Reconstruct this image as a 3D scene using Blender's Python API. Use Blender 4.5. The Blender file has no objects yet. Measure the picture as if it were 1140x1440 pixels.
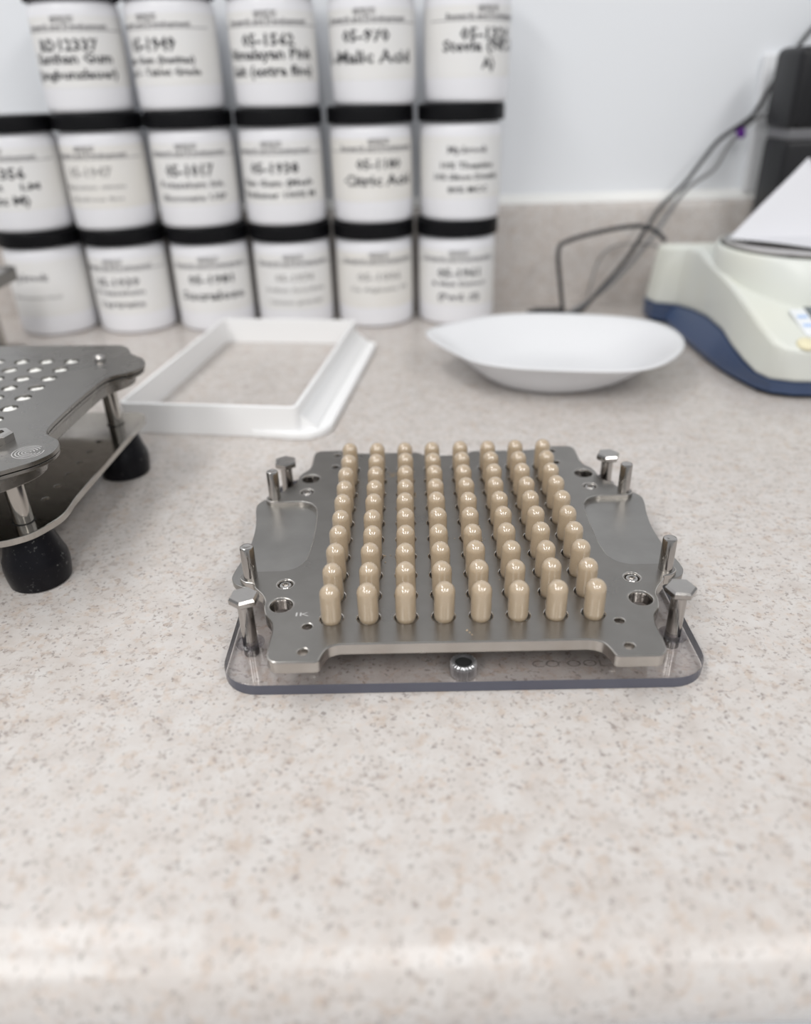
import bpy, bmesh, math, random
from mathutils import Vector, Matrix
random.seed(7)
PI = math.pi
SC = bpy.context.scene
COL = SC.collection

# ------------------------------------------------------------------ camera
PITCH, ROLL, CAM_H = 0.5112, -0.0264, 0.1887
cam_d = bpy.data.cameras.new('camera')
cam = bpy.data.objects.new('camera', cam_d)
COL.objects.link(cam)
cam.matrix_world = (Matrix.Translation((0, 0, CAM_H)) @ Matrix.Rotation(PI / 2 - PITCH, 4, 'X')
                    @ Matrix.Rotation(ROLL, 4, 'Z'))
cam_d.sensor_fit = 'VERTICAL'
cam_d.sensor_height = 36.0
cam_d.lens = 36.0 * 1077.8 / 1440.0
cam_d.clip_start = 0.01
cam_d.dof.use_dof = True
cam_d.dof.focus_distance = 0.305
cam_d.dof.aperture_fstop = 4.9
SC.camera = cam

# ------------------------------------------------------------------ light
world = bpy.data.worlds.new('world')
SC.world = world
world.use_nodes = True
bg = world.node_tree.nodes['Background']
bg.inputs[0].default_value = (0.95, 0.97, 1.0, 1)
bg.inputs[1].default_value = 0.36

def area(name, loc, sx, sy, power, rot=(0, 0, 0), color=(1, 0.99, 0.975)):
    d = bpy.data.lights.new(name, 'AREA')
    d.shape = 'RECTANGLE'
    d.size, d.size_y = sx, sy
    d.energy = power
    d.color = color
    o = bpy.data.objects.new(name, d)
    COL.objects.link(o)
    o.location = loc
    o.rotation_euler = rot
    return o

# three long ceiling fixtures over and behind the camera, one more overhead to the left
area('ceiling_panel', (-1.15, -1.40, 1.6), 0.45, 1.7, 26)
area('ceiling_panel', (0.0, -1.40, 1.6), 0.35, 1.7, 16)
area('ceiling_panel', (1.15, -1.40, 1.6), 0.45, 1.7, 26)
area('ceiling_panel', (-0.75, 0.35, 1.6), 0.3, 1.2, 10)

SC.view_settings.view_transform = 'Standard'
SC.view_settings.look = 'None'
SC.view_settings.gamma = 1.0
SC.view_settings.use_curve_mapping = False
SC.view_settings.exposure = 0.17

# ------------------------------------------------------------------ materials
def mat(name, color=(0.8, 0.8, 0.8), rough=0.5, metal=0.0, spec=0.5):
    m = bpy.data.materials.new(name)
    m.use_nodes = True
    b = m.node_tree.nodes['Principled BSDF']
    b.inputs['Base Color'].default_value = (*color, 1)
    b.inputs['Roughness'].default_value = rough
    b.inputs['Metallic'].default_value = metal
    b.inputs['Specular IOR Level'].default_value = spec
    return m

def nodes(m):
    nt = m.node_tree
    return nt, nt.nodes, nt.links, nt.nodes['Principled BSDF']

def objcoord(m, scale=(1, 1, 1)):
    nt, N, L, b = nodes(m)
    tc = N.new('ShaderNodeTexCoord')
    mp = N.new('ShaderNodeMapping')
    mp.inputs['Scale'].default_value = scale
    L.new(tc.outputs['Object'], mp.inputs['Vector'])
    return mp.outputs['Vector']

def noise(m, vec, scale, detail=2.0, rough=0.5):
    nt, N, L, b = nodes(m)
    n = N.new('ShaderNodeTexNoise')
    n.inputs['Scale'].default_value = scale
    n.inputs['Detail'].default_value = detail
    n.inputs['Roughness'].default_value = rough
    L.new(vec, n.inputs['Vector'])
    return n.outputs['Fac']

def ramp(m, fac, stops):
    nt, N, L, b = nodes(m)
    r = N.new('ShaderNodeValToRGB')
    el = r.color_ramp.elements
    while len(el) < len(stops):
        el.new(0.5)
    for e, (p, c) in zip(el, stops):
        e.position = p
        e.color = (*c, 1) if len(c) == 3 else c
    L.new(fac, r.inputs['Fac'])
    return r.outputs['Color']

def mix(m, fac, a, b_):
    nt, N, L, b = nodes(m)
    x = N.new('ShaderNodeMix')
    x.data_type = 'RGBA'
    for sock, val in ((x.inputs[0], fac), (x.inputs[6], a), (x.inputs[7], b_)):
        if hasattr(val, 'is_linked'):
            L.new(val, sock)
        elif isinstance(val, (int, float)):
            sock.default_value = val
        else:
            sock.default_value = (*val, 1)
    return x.outputs[2]

def math_(m, op, a, b_=None):
    nt, N, L, b = nodes(m)
    x = N.new('ShaderNodeMath')
    x.operation = op
    for i, v in enumerate((a, b_)):
        if v is None:
            continue
        if hasattr(v, 'is_linked'):
            L.new(v, x.inputs[i])
        else:
            x.inputs[i].default_value = v
    return x.outputs[0]

def bump(m, height, strength, dist=0.001):
    nt, N, L, b = nodes(m)
    x = N.new('ShaderNodeBump')
    x.inputs['Strength'].default_value = strength
    x.inputs['Distance'].default_value = dist
    L.new(height, x.inputs['Height'])
    L.new(x.outputs['Normal'], b.inputs['Normal'])

def setc(m, col):
    nt, N, L, b = nodes(m)
    L.new(col, b.inputs['Base Color'])

def setr(m, val):
    nt, N, L, b = nodes(m)
    L.new(val, b.inputs['Roughness'])

def make_counter_mat():
    m = mat('speckled laminate', (0.6, 0.55, 0.5), 0.26, 0, 0.4)
    nt, N, L, b = nodes(m)
    v = objcoord(m)
    # soft clouds of cream, pinkish and grey
    n1 = noise(m, v, 90, 3, 0.6)
    base = ramp(m, n1, [(0.30, (0.490, 0.448, 0.418)), (0.5, (0.535, 0.500, 0.474)), (0.70, (0.565, 0.540, 0.520))])
    n2 = noise(m, v, 260, 2, 0.5)
    tan = ramp(m, n2, [(0.58, (0, 0, 0)), (0.70, (1, 1, 1))])
    base = mix(m, math_(m, 'MULTIPLY', tan, 0.38), base, (0.57, 0.47, 0.40))
    # warped lookup so that the specks are irregular
    nt_w = N.new('ShaderNodeTexNoise')
    nt_w.inputs['Scale'].default_value = 500
    nt_w.inputs['Detail'].default_value = 1
    L.new(v, nt_w.inputs['Vector'])
    vm = N.new('ShaderNodeVectorMath'); vm.operation = 'MULTIPLY_ADD'
    L.new(nt_w.outputs['Color'], vm.inputs[0])
    vm.inputs[1].default_value = (0.0022, 0.0022, 0.0022)
    L.new(v, vm.inputs[2])
    def specks(scale, rad, keep, col, amt, base):
        vo = N.new('ShaderNodeTexVoronoi')
        vo.inputs['Scale'].default_value = scale
        L.new(vm.outputs[0], vo.inputs['Vector'])
        inside = ramp(m, vo.outputs['Distance'], [(rad * 0.55, (1, 1, 1)), (rad, (0, 0, 0))])
        sep = N.new('ShaderNodeSeparateColor')
        L.new(vo.outputs['Color'], sep.inputs[0])
        k = math_(m, 'GREATER_THAN', sep.outputs[0], 1 - keep)
        size = math_(m, 'MULTIPLY', k, sep.outputs[1])
        f = math_(m, 'MULTIPLY', math_(m, 'MULTIPLY', inside, size), amt)
        return mix(m, f, base, col)
    def blots(scale, lo, hi, col, amt, base, off):
        mp = N.new('ShaderNodeMapping')
        mp.inputs['Location'].default_value = (off, off * .7, off * 1.3)
        L.new(vm.outputs[0], mp.inputs['Vector'])
        n = noise(m, mp.outputs['Vector'], scale, 2.5, 0.55)
        f = math_(m, 'MULTIPLY', ramp(m, n, [(lo, (0, 0, 0)), (hi, (1, 1, 1))]), amt)
        return mix(m, f, base, col)
    base = blots(210, 0.56, 0.68, (0.44, 0.33, 0.25), 0.42, base, 3.1)
    base = blots(330, 0.57, 0.68, (0.34, 0.29, 0.26), 0.55, base, 7.7)
    base = blots(520, 0.60, 0.69, (0.20, 0.17, 0.155), 0.60, base, 1.3)
    base = specks(420, 0.36, 0.20, (0.24, 0.21, 0.20), 0.75, base)
    setc(m, base)
    bump(m, n2, 0.05, 0.0004)
    return m

M = {}
M['counter'] = make_counter_mat()
M['wall'] = mat('painted wall', (0.80, 0.82, 0.85), 0.6)
_v = objcoord(M['wall']); bump(M['wall'], noise(M['wall'], _v, 220, 2), 0.08, 0.0006)
M['caulk'] = mat('white caulk', (0.80, 0.80, 0.78), 0.45)

def steel(name, col, rough, scratch=0.15, stretch=(40, 900, 900)):
    m = mat(name, col, rough, 1.0)
    v = objcoord(m, stretch)
    n = noise(m, v, 1.0, 3, 0.6)
    v2 = objcoord(m)
    n2 = noise(m, v2, 55, 3, 0.6)
    nt, N, L, b = nodes(m)
    r = math_(m, 'MULTIPLY_ADD', n2, 0.16)
    N_ = r.node; N_.inputs[2].default_value = rough - 0.08
    setr(m, r)
    c = ramp(m, n2, [(0.3, tuple(x * 0.90 for x in col)), (0.7, tuple(min(1, x * 1.06) for x in col))])
    setc(m, c)
    bump(m, n, scratch, 0.00008)
    return m

M['steel'] = steel('satin steel', (0.275, 0.262, 0.245), 0.30, 0.015)
M['pocket'] = steel('blasted steel', (0.33, 0.32, 0.305), 0.34, 0.015)
M['pin'] = steel('turned steel', (0.46, 0.44, 0.42), 0.17, 0.04, (900, 900, 60))
M['sheet'] = steel('worn steel sheet', (0.25, 0.24, 0.225), 0.28, 0.02)
M['mirror'] = steel('polished steel', (0.45, 0.43, 0.40), 0.12, 0.008)
M['edge_sheen'] = steel('steel edge painted sheen', (0.50, 0.475, 0.445), 0.24, 0.01)  # paler colour stands in for light reflected off edges and rims
M['dark'] = mat('dark void', (0.02, 0.02, 0.02), 0.7)

def clear(name, tint, rough, gloss_ior=1.49):
    m = bpy.data.materials.new(name)
    m.use_nodes = True
    nt = m.node_tree
    nt.nodes.clear()
    out = nt.nodes.new('ShaderNodeOutputMaterial')
    tr = nt.nodes.new('ShaderNodeBsdfTransparent')
    tr.inputs[0].default_value = (*tint, 1)
    gl = nt.nodes.new('ShaderNodeBsdfGlossy')
    gl.inputs['Roughness'].default_value = rough
    fr = nt.nodes.new('ShaderNodeFresnel')
    geo = nt.nodes.new('ShaderNodeNewGeometry')
    ior = nt.nodes.new('ShaderNodeMapRange')      # same reflectance from inside and outside: no total reflection
    ior.inputs['To Min'].default_value = gloss_ior
    ior.inputs['To Max'].default_value = 1 / gloss_ior
    nt.links.new(geo.outputs['Backfacing'], ior.inputs['Value'])
    nt.links.new(ior.outputs[0], fr.inputs['IOR'])
    mx = nt.nodes.new('ShaderNodeMixShader')
    nt.links.new(fr.outputs[0], mx.inputs[0])
    nt.links.new(tr.outputs[0], mx.inputs[1])
    nt.links.new(gl.outputs[0], mx.inputs[2])
    nt.links.new(mx.outputs[0], out.inputs[0])
    return m

M['acrylic'] = clear('clear acrylic', (0.93, 0.92, 0.92), 0.06)
M['acrylic_edge'] = mat('acrylic edge', (0.085, 0.088, 0.115), 0.18)
M['engraved'] = clear('engraved acrylic', (0.72, 0.71, 0.71), 0.3)
M['etched'] = mat('etched letter', (0.46, 0.45, 0.44), 0.5)
M['bush'] = clear('clear grey bush', (0.70, 0.70, 0.73), 0.15)
M['insert'] = mat('bright insert', (0.58, 0.58, 0.59), 0.28, 0.8)

def capsule_mat():
    m = mat('tan gelatin', (0.55, 0.44, 0.3), 0.30, 0, 0.4)
    nt, N, L, b = nodes(m)
    v = objcoord(m)
    oi = N.new('ShaderNodeObjectInfo')
    n = noise(m, v, 2400, 2, 0.6)
    c = ramp(m, n, [(0.3, (0.43, 0.335, 0.23)), (0.7, (0.475, 0.375, 0.265))])
    c = mix(m, math_(m, 'MULTIPLY', oi.outputs['Random'], 0.35), c, (0.41, 0.32, 0.22))
    setc(m, c)
    b.inputs['Coat Weight'].default_value = 1.0
    b.inputs['Coat IOR'].default_value = 1.7
    b.inputs['Coat Roughness'].default_value = 0.035
    b.inputs['Subsurface Weight'].default_value = 0.12
    b.inputs['Subsurface Radius'].default_value = (0.004, 0.003, 0.002)
    b.inputs['Subsurface Scale'].default_value = 0.5
    return m
M['capsule'] = capsule_mat()
M['crumb'] = mat('tan powder', (0.58, 0.44, 0.29), 0.9)
M['powder'] = mat('white powder', (0.85, 0.84, 0.80), 0.95)
_v = objcoord(M['powder']); bump(M['powder'], noise(M['powder'], _v, 900, 3), 0.8, 0.0006)

M['rubber'] = mat('black rubber', (0.005, 0.005, 0.006), 0.30, 0, 0.2)
_v = objcoord(M['rubber'])
_n = noise(M['rubber'], _v, 420, 4, 0.75)
setc(M['rubber'], ramp(M['rubber'], _n, [(0.60, (0.004, 0.004, 0.006)), (0.72, (0.12, 0.12, 0.115))]))
M['white_pl'] = mat('white plastic', (0.86, 0.86, 0.86), 0.38)
M['tray_pl'] = mat('white tray plastic', (0.86, 0.86, 0.86), 0.35)
M['boat_pl'] = mat('thin white plastic', (0.86, 0.865, 0.88), 0.30)
def translucent(m, amount):
    nt, N, L, b = nodes(m)
    t = N.new('ShaderNodeBsdfTranslucent')
    t.inputs[0].default_value = b.inputs['Base Color'].default_value
    x = N.new('ShaderNodeMixShader')
    x.inputs[0].default_value = amount
    L.new(b.outputs[0], x.inputs[1])
    L.new(t.outputs[0], x.inputs[2])
    L.new(x.outputs[0], N['Material Output'].inputs[0])
translucent(M['boat_pl'], 0.24)
M['jar'] = mat('white jar plastic', (0.82, 0.82, 0.85), 0.30)
M['lid'] = mat('black lid plastic', (0.004, 0.004, 0.005), 0.42, 0, 0.18)
M['paper_label'] = mat('label paper', (0.80, 0.796, 0.792), 0.55)
M['label_aged'] = mat('aged label paper', (0.79, 0.775, 0.75), 0.55)
for k in ('paper_label', 'label_aged'):
    _v = objcoord(M[k])
    _n = noise(M[k], _v, 28, 2, 0.5)
    c0 = M[k].node_tree.nodes['Principled BSDF'].inputs['Base Color'].default_value[:3]
    setc(M[k], ramp(M[k], _n, [(0.35, c0), (0.72, (c0[0] * 0.99, c0[1] * 0.982, c0[2] * 0.96))]))
M['ink'] = mat('black ink', (0.035, 0.035, 0.04), 0.6)
M['ink_grey'] = mat('grey ink', (0.12, 0.115, 0.125), 0.6)
M['ink_faint'] = mat('faded ink', (0.36, 0.35, 0.34), 0.6)
M['scale_body'] = mat('cream scale plastic', (0.74, 0.76, 0.71), 0.30)
_v = objcoord(M['scale_body'])
setc(M['scale_body'], ramp(M['scale_body'], noise(M['scale_body'], _v, 14, 2), [(0.35, (0.69, 0.71, 0.67)), (0.7, (0.71, 0.715, 0.63))]))
M['scale_blue'] = mat('blue scale plastic', (0.036, 0.066, 0.145), 0.36, 0, 0.7)
M['sticker'] = mat('panel sticker', (0.78, 0.80, 0.82), 0.4)
M['stripe'] = mat('pale blue print', (0.42, 0.56, 0.82), 0.4)
M['lcd'] = mat('grey display', (0.13, 0.15, 0.16), 0.15)
M['button'] = mat('yellowed button', (0.78, 0.72, 0.50), 0.35)
M['weigh_paper'] = mat('white weighing paper', (0.67, 0.67, 0.70), 0.55)
M['cable'] = mat('black cable', (0.020, 0.020, 0.022), 0.35)
M['cable_grey'] = mat('grey cable', (0.20, 0.20, 0.205), 0.3)
M['purple'] = mat('purple tie', (0.16, 0.03, 0.33), 0.5)
M['case'] = mat('black case', (0.011, 0.011, 0.013), 0.45, 0, 0.35)
_v = objcoord(M['case']); bump(M['case'], noise(M['case'], _v, 500, 2), 0.3, 0.0005)
M['case_seam'] = mat('grey seam', (0.16, 0.16, 0.17), 0.35)
M['outlet'] = mat('outlet plastic', (0.74, 0.75, 0.77), 0.4)

# ------------------------------------------------------------------ helpers
def link(name, me, parent=None, loc=None, rot=None):
    o = bpy.data.objects.new(name, me)
    COL.objects.link(o)
    if parent is not None:
        o.parent = parent
    if loc is not None:
        o.location = loc
    if rot is not None:
        o.rotation_euler = rot
    return o

def tag(o, label, cat, group=None, kind=None):
    o['label'] = label
    o['category'] = cat
    if group:
        o['group'] = group
    if kind:
        o['kind'] = kind
    return o

def empty(name, loc=(0, 0, 0), rotz=0.0):
    o = bpy.data.objects.new(name, None)
    o.empty_display_size = 0.01
    COL.objects.link(o)
    o.location = loc
    o.rotation_euler = (0, 0, rotz)
    return o

def finish(bm, name, material, smooth=35):
    bmesh.ops.recalc_face_normals(bm, faces=bm.faces[:])
    me = bpy.data.meshes.new(name)
    bm.to_mesh(me)
    bm.free()
    for mm in (material if isinstance(material, (list, tuple)) else [material]):
        me.materials.append(mm)
    if smooth:
        me.shade_smooth() if hasattr(me, 'shade_smooth') else None
        me.set_sharp_from_angle(angle=math.radians(smooth))
    return me

def part(name, bm, material, parent=None, loc=None, rot=None, smooth=35):
    return link(name, finish(bm, name, material, smooth), parent, loc, rot)

def lathe(bm, prof, seg=32, cx=0, cy=0, hexa=False):
    rings = []
    for r, z in prof:
        if r <= 1e-7:
            rings.append([bm.verts.new((cx, cy, z))])
        else:
            rings.append([bm.verts.new((cx + r * math.cos(2 * PI * i / seg), cy + r * math.sin(2 * PI * i / seg), z)) for i in range(seg)])
    for a, b in zip(rings, rings[1:]):
        if len(a) == 1 and len(b) == 1:
            continue
        for i in range(seg):
            j = (i + 1) % seg
            if len(a) == 1:
                bm.faces.new((a[0], b[i], b[j]))
            elif len(b) == 1:
                bm.faces.new((a[i], a[j], b[0]))
            else:
                bm.faces.new((a[i], a[j], b[j], b[i]))
    return bm

def box(bm, x0, x1, y0, y1, z0, z1, bev=0.0):
    r = bmesh.ops.create_cube(bm, size=1.0)
    for v in r['verts']:
        v.co = Vector(((x0 + x1) / 2 + v.co.x * (x1 - x0), (y0 + y1) / 2 + v.co.y * (y1 - y0), (z0 + z1) / 2 + v.co.z * (z1 - z0)))
    if bev > 0:
        es = list({e for v in r['verts'] for e in v.link_edges})
        bmesh.ops.bevel(bm, geom=es, offset=bev, segments=3, profile=0.5, affect='EDGES')
    return bm

def chaikin(pts, n=2, closed=True):
    for _ in range(n):
        out = []
        m = len(pts)
        for i in range(m if closed else m - 1):
            a, b = pts[i], pts[(i + 1) % m]
            out.append(tuple(a[k] * 0.75 + b[k] * 0.25 for k in range(len(a))))
            out.append(tuple(a[k] * 0.25 + b[k] * 0.75 for k in range(len(a))))
        if not closed:
            out = [pts[0]] + out + [pts[-1]]
        pts = out
    return pts

def catmull(pts, n=8):
    P = [Vector(p) for p in pts]
    P = [P[0] * 2 - P[1]] + P + [P[-1] * 2 - P[-2]]
    out = []
    for i in range(1, len(P) - 2):
        p0, p1, p2, p3 = P[i - 1:i + 3]
        for k in range(n):
            t = k / n
            out.append(0.5 * ((2 * p1) + (p2 - p0) * t + (2 * p0 - 5 * p1 + 4 * p2 - p3) * t * t + (3 * p1 - p0 - 3 * p2 + p3) * t ** 3))
    out.append(P[-2])
    return out

def tube(bm, path, r, seg=10, closed=False):
    n = len(path)
    rings = []
    up = Vector((0, 0, 1))
    for i, p in enumerate(path):
        p = Vector(p)
        if closed:
            t = Vector(path[(i + 1) % n]) - Vector(path[i - 1])
        else:
            t = Vector(path[min(i + 1, n - 1)]) - Vector(path[max(i - 1, 0)])
        t.normalize()
        a = t.cross(up)
        if a.length < 1e-3:
            a = t.cross(Vector((0, 1, 0)))
        a.normalize()
        b = a.cross(t)
        rings.append([bm.verts.new(p + (a * math.cos(2 * PI * k / seg) + b * math.sin(2 * PI * k / seg)) * r) for k in range(seg)])
    for i in range(n if closed else n - 1):
        A, B = rings[i], rings[(i + 1) % n]
        for k in range(seg):
            j = (k + 1) % seg
            bm.faces.new((A[k], A[j], B[j], B[k]))
    if not closed:
        bm.faces.new(rings[0])
        bm.faces.new(list(reversed(rings[-1])))
    return bm

def circle(cx, cy, r, n=20):
    return [(cx + r * math.cos(2 * PI * i / n), cy + r * math.sin(2 * PI * i / n)) for i in range(n)]

def slab(outline, holes, z0, z1, bev=0.0, inset=0.0):
    """a flat plate with real holes: a filled 2D curve turned into a mesh"""
    cu = bpy.data.curves.new('slab', 'CURVE')
    cu.dimensions = '2D'
    cu.fill_mode = 'BOTH'
    cu.extrude = (z1 - z0) / 2 - bev
    cu.bevel_depth = bev
    cu.bevel_resolution = 1
    cu.offset = -bev - inset
    for pts in [outline] + holes:
        s = cu.splines.new('POLY')
        s.points.add(len(pts) - 1)
        for p, q in zip(s.points, pts):
            p.co = (q[0], q[1], 0, 1)
        s.use_cyclic_u = True
    o = bpy.data.objects.new('slab', cu)
    COL.objects.link(o)
    dg = bpy.context.evaluated_depsgraph_get()
    me = bpy.data.meshes.new_from_object(o.evaluated_get(dg))
    bpy.data.objects.remove(o)
    bpy.data.curves.remove(cu)
    bm = bmesh.new()
    bm.from_mesh(me)
    bpy.data.meshes.remove(me)
    for v in bm.verts:
        v.co.z += (z0 + z1) / 2
    bmesh.ops.remove_doubles(bm, verts=bm.verts[:], dist=1e-6)
    for f in bm.faces:
        f.material_index = 0
    return bm

def join(dst, src):
    me = bpy.data.meshes.new('tmp')
    src.to_mesh(me)
    src.free()
    dst.from_mesh(me)
    bpy.data.meshes.remove(me)
    return dst

def text_bm(s, width=None, height=None, res=2, extrude=0.0, bold=0.0):
    """text as a flat mesh centred on x, base line at y = 0; capital height = height"""
    cu = bpy.data.curves.new('text', 'FONT')
    cu.body = s
    cu.align_x = 'CENTER'
    cu.size = 1.0
    cu.resolution_u = res
    cu.offset = bold
    o = bpy.data.objects.new('text', cu)
    COL.objects.link(o)
    dg = bpy.context.evaluated_depsgraph_get()
    me = bpy.data.meshes.new_from_object(o.evaluated_get(dg))
    bpy.data.objects.remove(o)
    bpy.data.curves.remove(cu)
    bm = bmesh.new()
    bm.from_mesh(me)
    bpy.data.meshes.remove(me)
    xs = [v.co.x for v in bm.verts]
    if not xs:
        return bm
    w = max(xs) - min(xs)
    c = (max(xs) + min(xs)) / 2
    ky = height / 0.70
    kx = (width / w) if width else ky
    for v in bm.verts:
        v.co.x = (v.co.x - c) * kx
        v.co.y *= ky
    return bm

# ================================================================== SETTING
bm = bmesh.new(); box(bm, -1.6, 1.9, 0.758, 0.90, -0.1, 1.7)
wl = part('wall_back', bm, M['wall'], smooth=0); wl['kind'] = 'structure'

bm = bmesh.new(); box(bm, -1.6, 1.9, -3.0, 0.90, -0.95, -0.90)
fl = part('floor', bm, M['outlet'], smooth=0); fl['kind'] = 'structure'
# countertop with a rolled front edge, backsplash and caulk line
R = 0.018
yf = 0.1055
prof = [(0.7385, 0.0)]
for k in range(0, 13):
    a = PI / 2 + (PI * 0.93) * k / 12
    prof.append((yf + R + R * math.cos(a), -R + R * math.sin(a)))
prof += [(yf + 0.035, -0.040), (0.7385, -0.040)]
bm = bmesh.new()
NX = 2
xsx = (-1.5, 1.8)
rings = [[bm.verts.new((x, y, z)) for y, z in prof] for x in xsx]
n = len(prof)
for i in range(n):
    j = (i + 1) % n
    bm.faces.new((rings[0][i], rings[0][j], rings[1][j], rings[1][i]))
bm.faces.new(rings[0]); bm.faces.new(list(reversed(rings[1])))
counter = part('countertop', bm, M['counter'])
tag(counter, 'speckled beige laminate countertop with a rolled front edge', 'countertop')
bm = bmesh.new()
bp = [(0.7387, -0.03), (0.7387, 0.0845), (0.7405, 0.0875), (0.7435, 0.0885), (0.7578, 0.0885), (0.7578, -0.03)]
rings = [[bm.verts.new((x, y, z)) for y, z in bp] for x in xsx]
for i in range(len(bp)):
    j = (i + 1) % len(bp)
    bm.faces.new((rings[0][i], rings[0][j], rings[1][j], rings[1][i]))
bm.faces.new(rings[0]); bm.faces.new(list(reversed(rings[1])))
part('backsplash', bm, M['counter'], counter)
bm = bmesh.new()
cp = [(0.7500, 0.0886), (0.7515, 0.0915), (0.7555, 0.0945), (0.7579, 0.0960), (0.7579, 0.0886)]
rings = [[bm.verts.new((x, y, z)) for y, z in cp] for x in xsx]
for i in range(len(cp)):
    j = (i + 1) % len(cp)
    bm.faces.new((rings[0][i], rings[0][j], rings[1][j], rings[1][i]))
part('caulk_line', bm, M['caulk'], counter)

# ================================================================== CAPSULE DEVICE
mm = 0.001
DEV = Vector((0.0203, 0.2858, 0.0))
YAW = -0.0109
dev = empty('capsule_filling_stand', DEV, YAW)
tag(dev, 'steel capsule plate on a clear acrylic base, holding eighty tan capsules', 'capsule filler')
S = 13.6

def sym(q):
    """quadrant profile (x>0, y from front to middle given as |y| descending) mirrored to a full outline, in mm"""
    right_front = [(x, -y) for x, y in q]
    right_back = [(x, y) for x, y in reversed(q)]
    right = right_front + right_back
    left = [(-x, y) for x, y in reversed(right)]
    return right + left

def sc(pts):
    return [(x * mm, y * mm) for x, y in pts]

def smooth_corners(pts, r=1.6, n=4):
    out = []
    m = len(pts)
    for i in range(m):
        p0, p, p1 = Vector(pts[i - 1]), Vector(pts[i]), Vector(pts[(i + 1) % m])
        a, b = p0 - p, p1 - p
        ra = min(r, a.length * 0.45); rb = min(r, b.length * 0.45)
        A = p + a.normalized() * ra; B = p + b.normalized() * rb
        for k in range(n + 1):
            t = k / n
            out.append(tuple(A * (1 - t) ** 2 + p * 2 * t * (1 - t) + B * t * t))
    return out

edge_q = [(44, 76), (47.6, 77.5), (49.2, 81), (50.2, 85.2), (65.8, 85.2), (68.2, 82.5), (68.5, 76), (68.3, 68),
          (69.2, 63), (72.3, 58.5), (73.6, 53.5), (73.6, 49.5), (75.4, 45.5), (79.4, 40.5)]
upper_q = edge_q + [(80.2, 37.6), (83.5, 37.2), (86.3, 34.6), (86.2, 31.4), (84.0, 29.2),
                    (69.0, 29.2), (64.4, 27.0), (61.6, 22.5), (60.6, 15), (60.2, 6)]
lower_q = edge_q + [(80.5, 37.8), (84.5, 37.6), (88.8, 35.0), (90.9, 30.5), (90.4, 24.5), (88.9, 17), (87.9, 9), (87.5, 3)]

def outline(q):
    o = sym(q)
    # the rear edge steps in by a smaller amount than the front edge
    res = []
    for x, y in o:
        if y > 75 and y < 79 and abs(x) < 48:
            y = y + 5.0
        res.append((x, y))
    return res

up = outline(upper_q)
lo = outline(lower_q)
# rear middle notch
def rear_notch(o):
    res = []
    for i, p in enumerate(o):
        res.append(p)
        q = o[(i + 1) % len(o)]
        if p[1] > 80 and q[1] > 80 and p[0] > 40 and q[0] < -40:
            res += [(14, 81.0), (11, 77.5), (8, 76.5), (-8, 76.5), (-11, 77.5), (-14, 81.0)]
    return res
up = sc(smooth_corners(rear_notch(up)))
lo = sc(smooth_corners(rear_notch(lo)))

GX = [(i - 3.5) * S for i in range(8)]
GY = [(j - 4.5) * S for j in range(10)]
holes = [circle(x * mm, y * mm, 4.15 * mm, 20) for x in GX for y in GY]
big, small, screws = [], [], []
for sx in (-1, 1):
    for sy in (-1, 1):
        big.append(circle(sx * 67.2 * mm, sy * 52.5 * mm, 4.3 * mm, 28))
        screws.append((sx * 67.5, sy * 38.6))
        for yy in (65.6, 79.6):
            small.append(circle(sx * 56 * mm, sy * yy * mm, 1.75 * mm, 16))
scr = [circle(x * mm, y * mm, 3.0 * mm, 22) for x, y in screws]
ZT, ZM, ZB = 18.8 * mm, 16.6 * mm, 13.8 * mm
bm_up = slab(up, holes + big + small + scr, ZB, ZT, 0.45 * mm)
bm_up.normal_update()
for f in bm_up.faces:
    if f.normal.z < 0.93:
        f.material_index = 1  # sides and chamfers: reflected brightness painted in by a paler steel
part('capsule_plate', bm_up, [M['steel'], M['edge_sheen']], dev, smooth=13)
bm_lo = slab(lo, big + small, ZB + 0.3 * mm, ZM, 0.2 * mm, 0.4 * mm)
part('pocket_plate', bm_lo, M['pocket'], dev, smooth=13)
# chamfered rims of the four large holes
for sx in (-1, 1):
    for sy in (-1, 1):
        bm = bmesh.new()
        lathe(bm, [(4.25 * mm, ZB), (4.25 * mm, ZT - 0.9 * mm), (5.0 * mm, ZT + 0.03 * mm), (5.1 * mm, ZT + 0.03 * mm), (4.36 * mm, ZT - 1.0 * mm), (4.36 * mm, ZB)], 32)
        part('hole_rim', bm, M['edge_sheen'], dev, (sx * 67.2 * mm, sy * 52.5 * mm, 0))
# recessed screws
bm = bmesh.new()
lathe(bm, [(2.55 * mm, ZM), (2.55 * mm, ZT - 0.9 * mm), (2.2 * mm, ZT - 0.45 * mm), (1.3 * mm, ZT - 0.35 * mm), (1.2 * mm, ZT - 1.2 * mm), (0, ZT - 1.2 * mm)], 24)
scr_me = finish(bm, 'screw', M['pin'])
for x, y in screws:
    link('screw', scr_me, dev, (x * mm, y * mm, 0))
# rim lines of the screw pockets
bm = bmesh.new()
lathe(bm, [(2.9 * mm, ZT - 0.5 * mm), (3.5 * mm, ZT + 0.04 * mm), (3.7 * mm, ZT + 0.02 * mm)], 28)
rim_me = finish(bm, 'screw_rim', M['edge_sheen'])
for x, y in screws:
    link('screw_rim', rim_me, dev, (x * mm, y * mm, 0))
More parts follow.
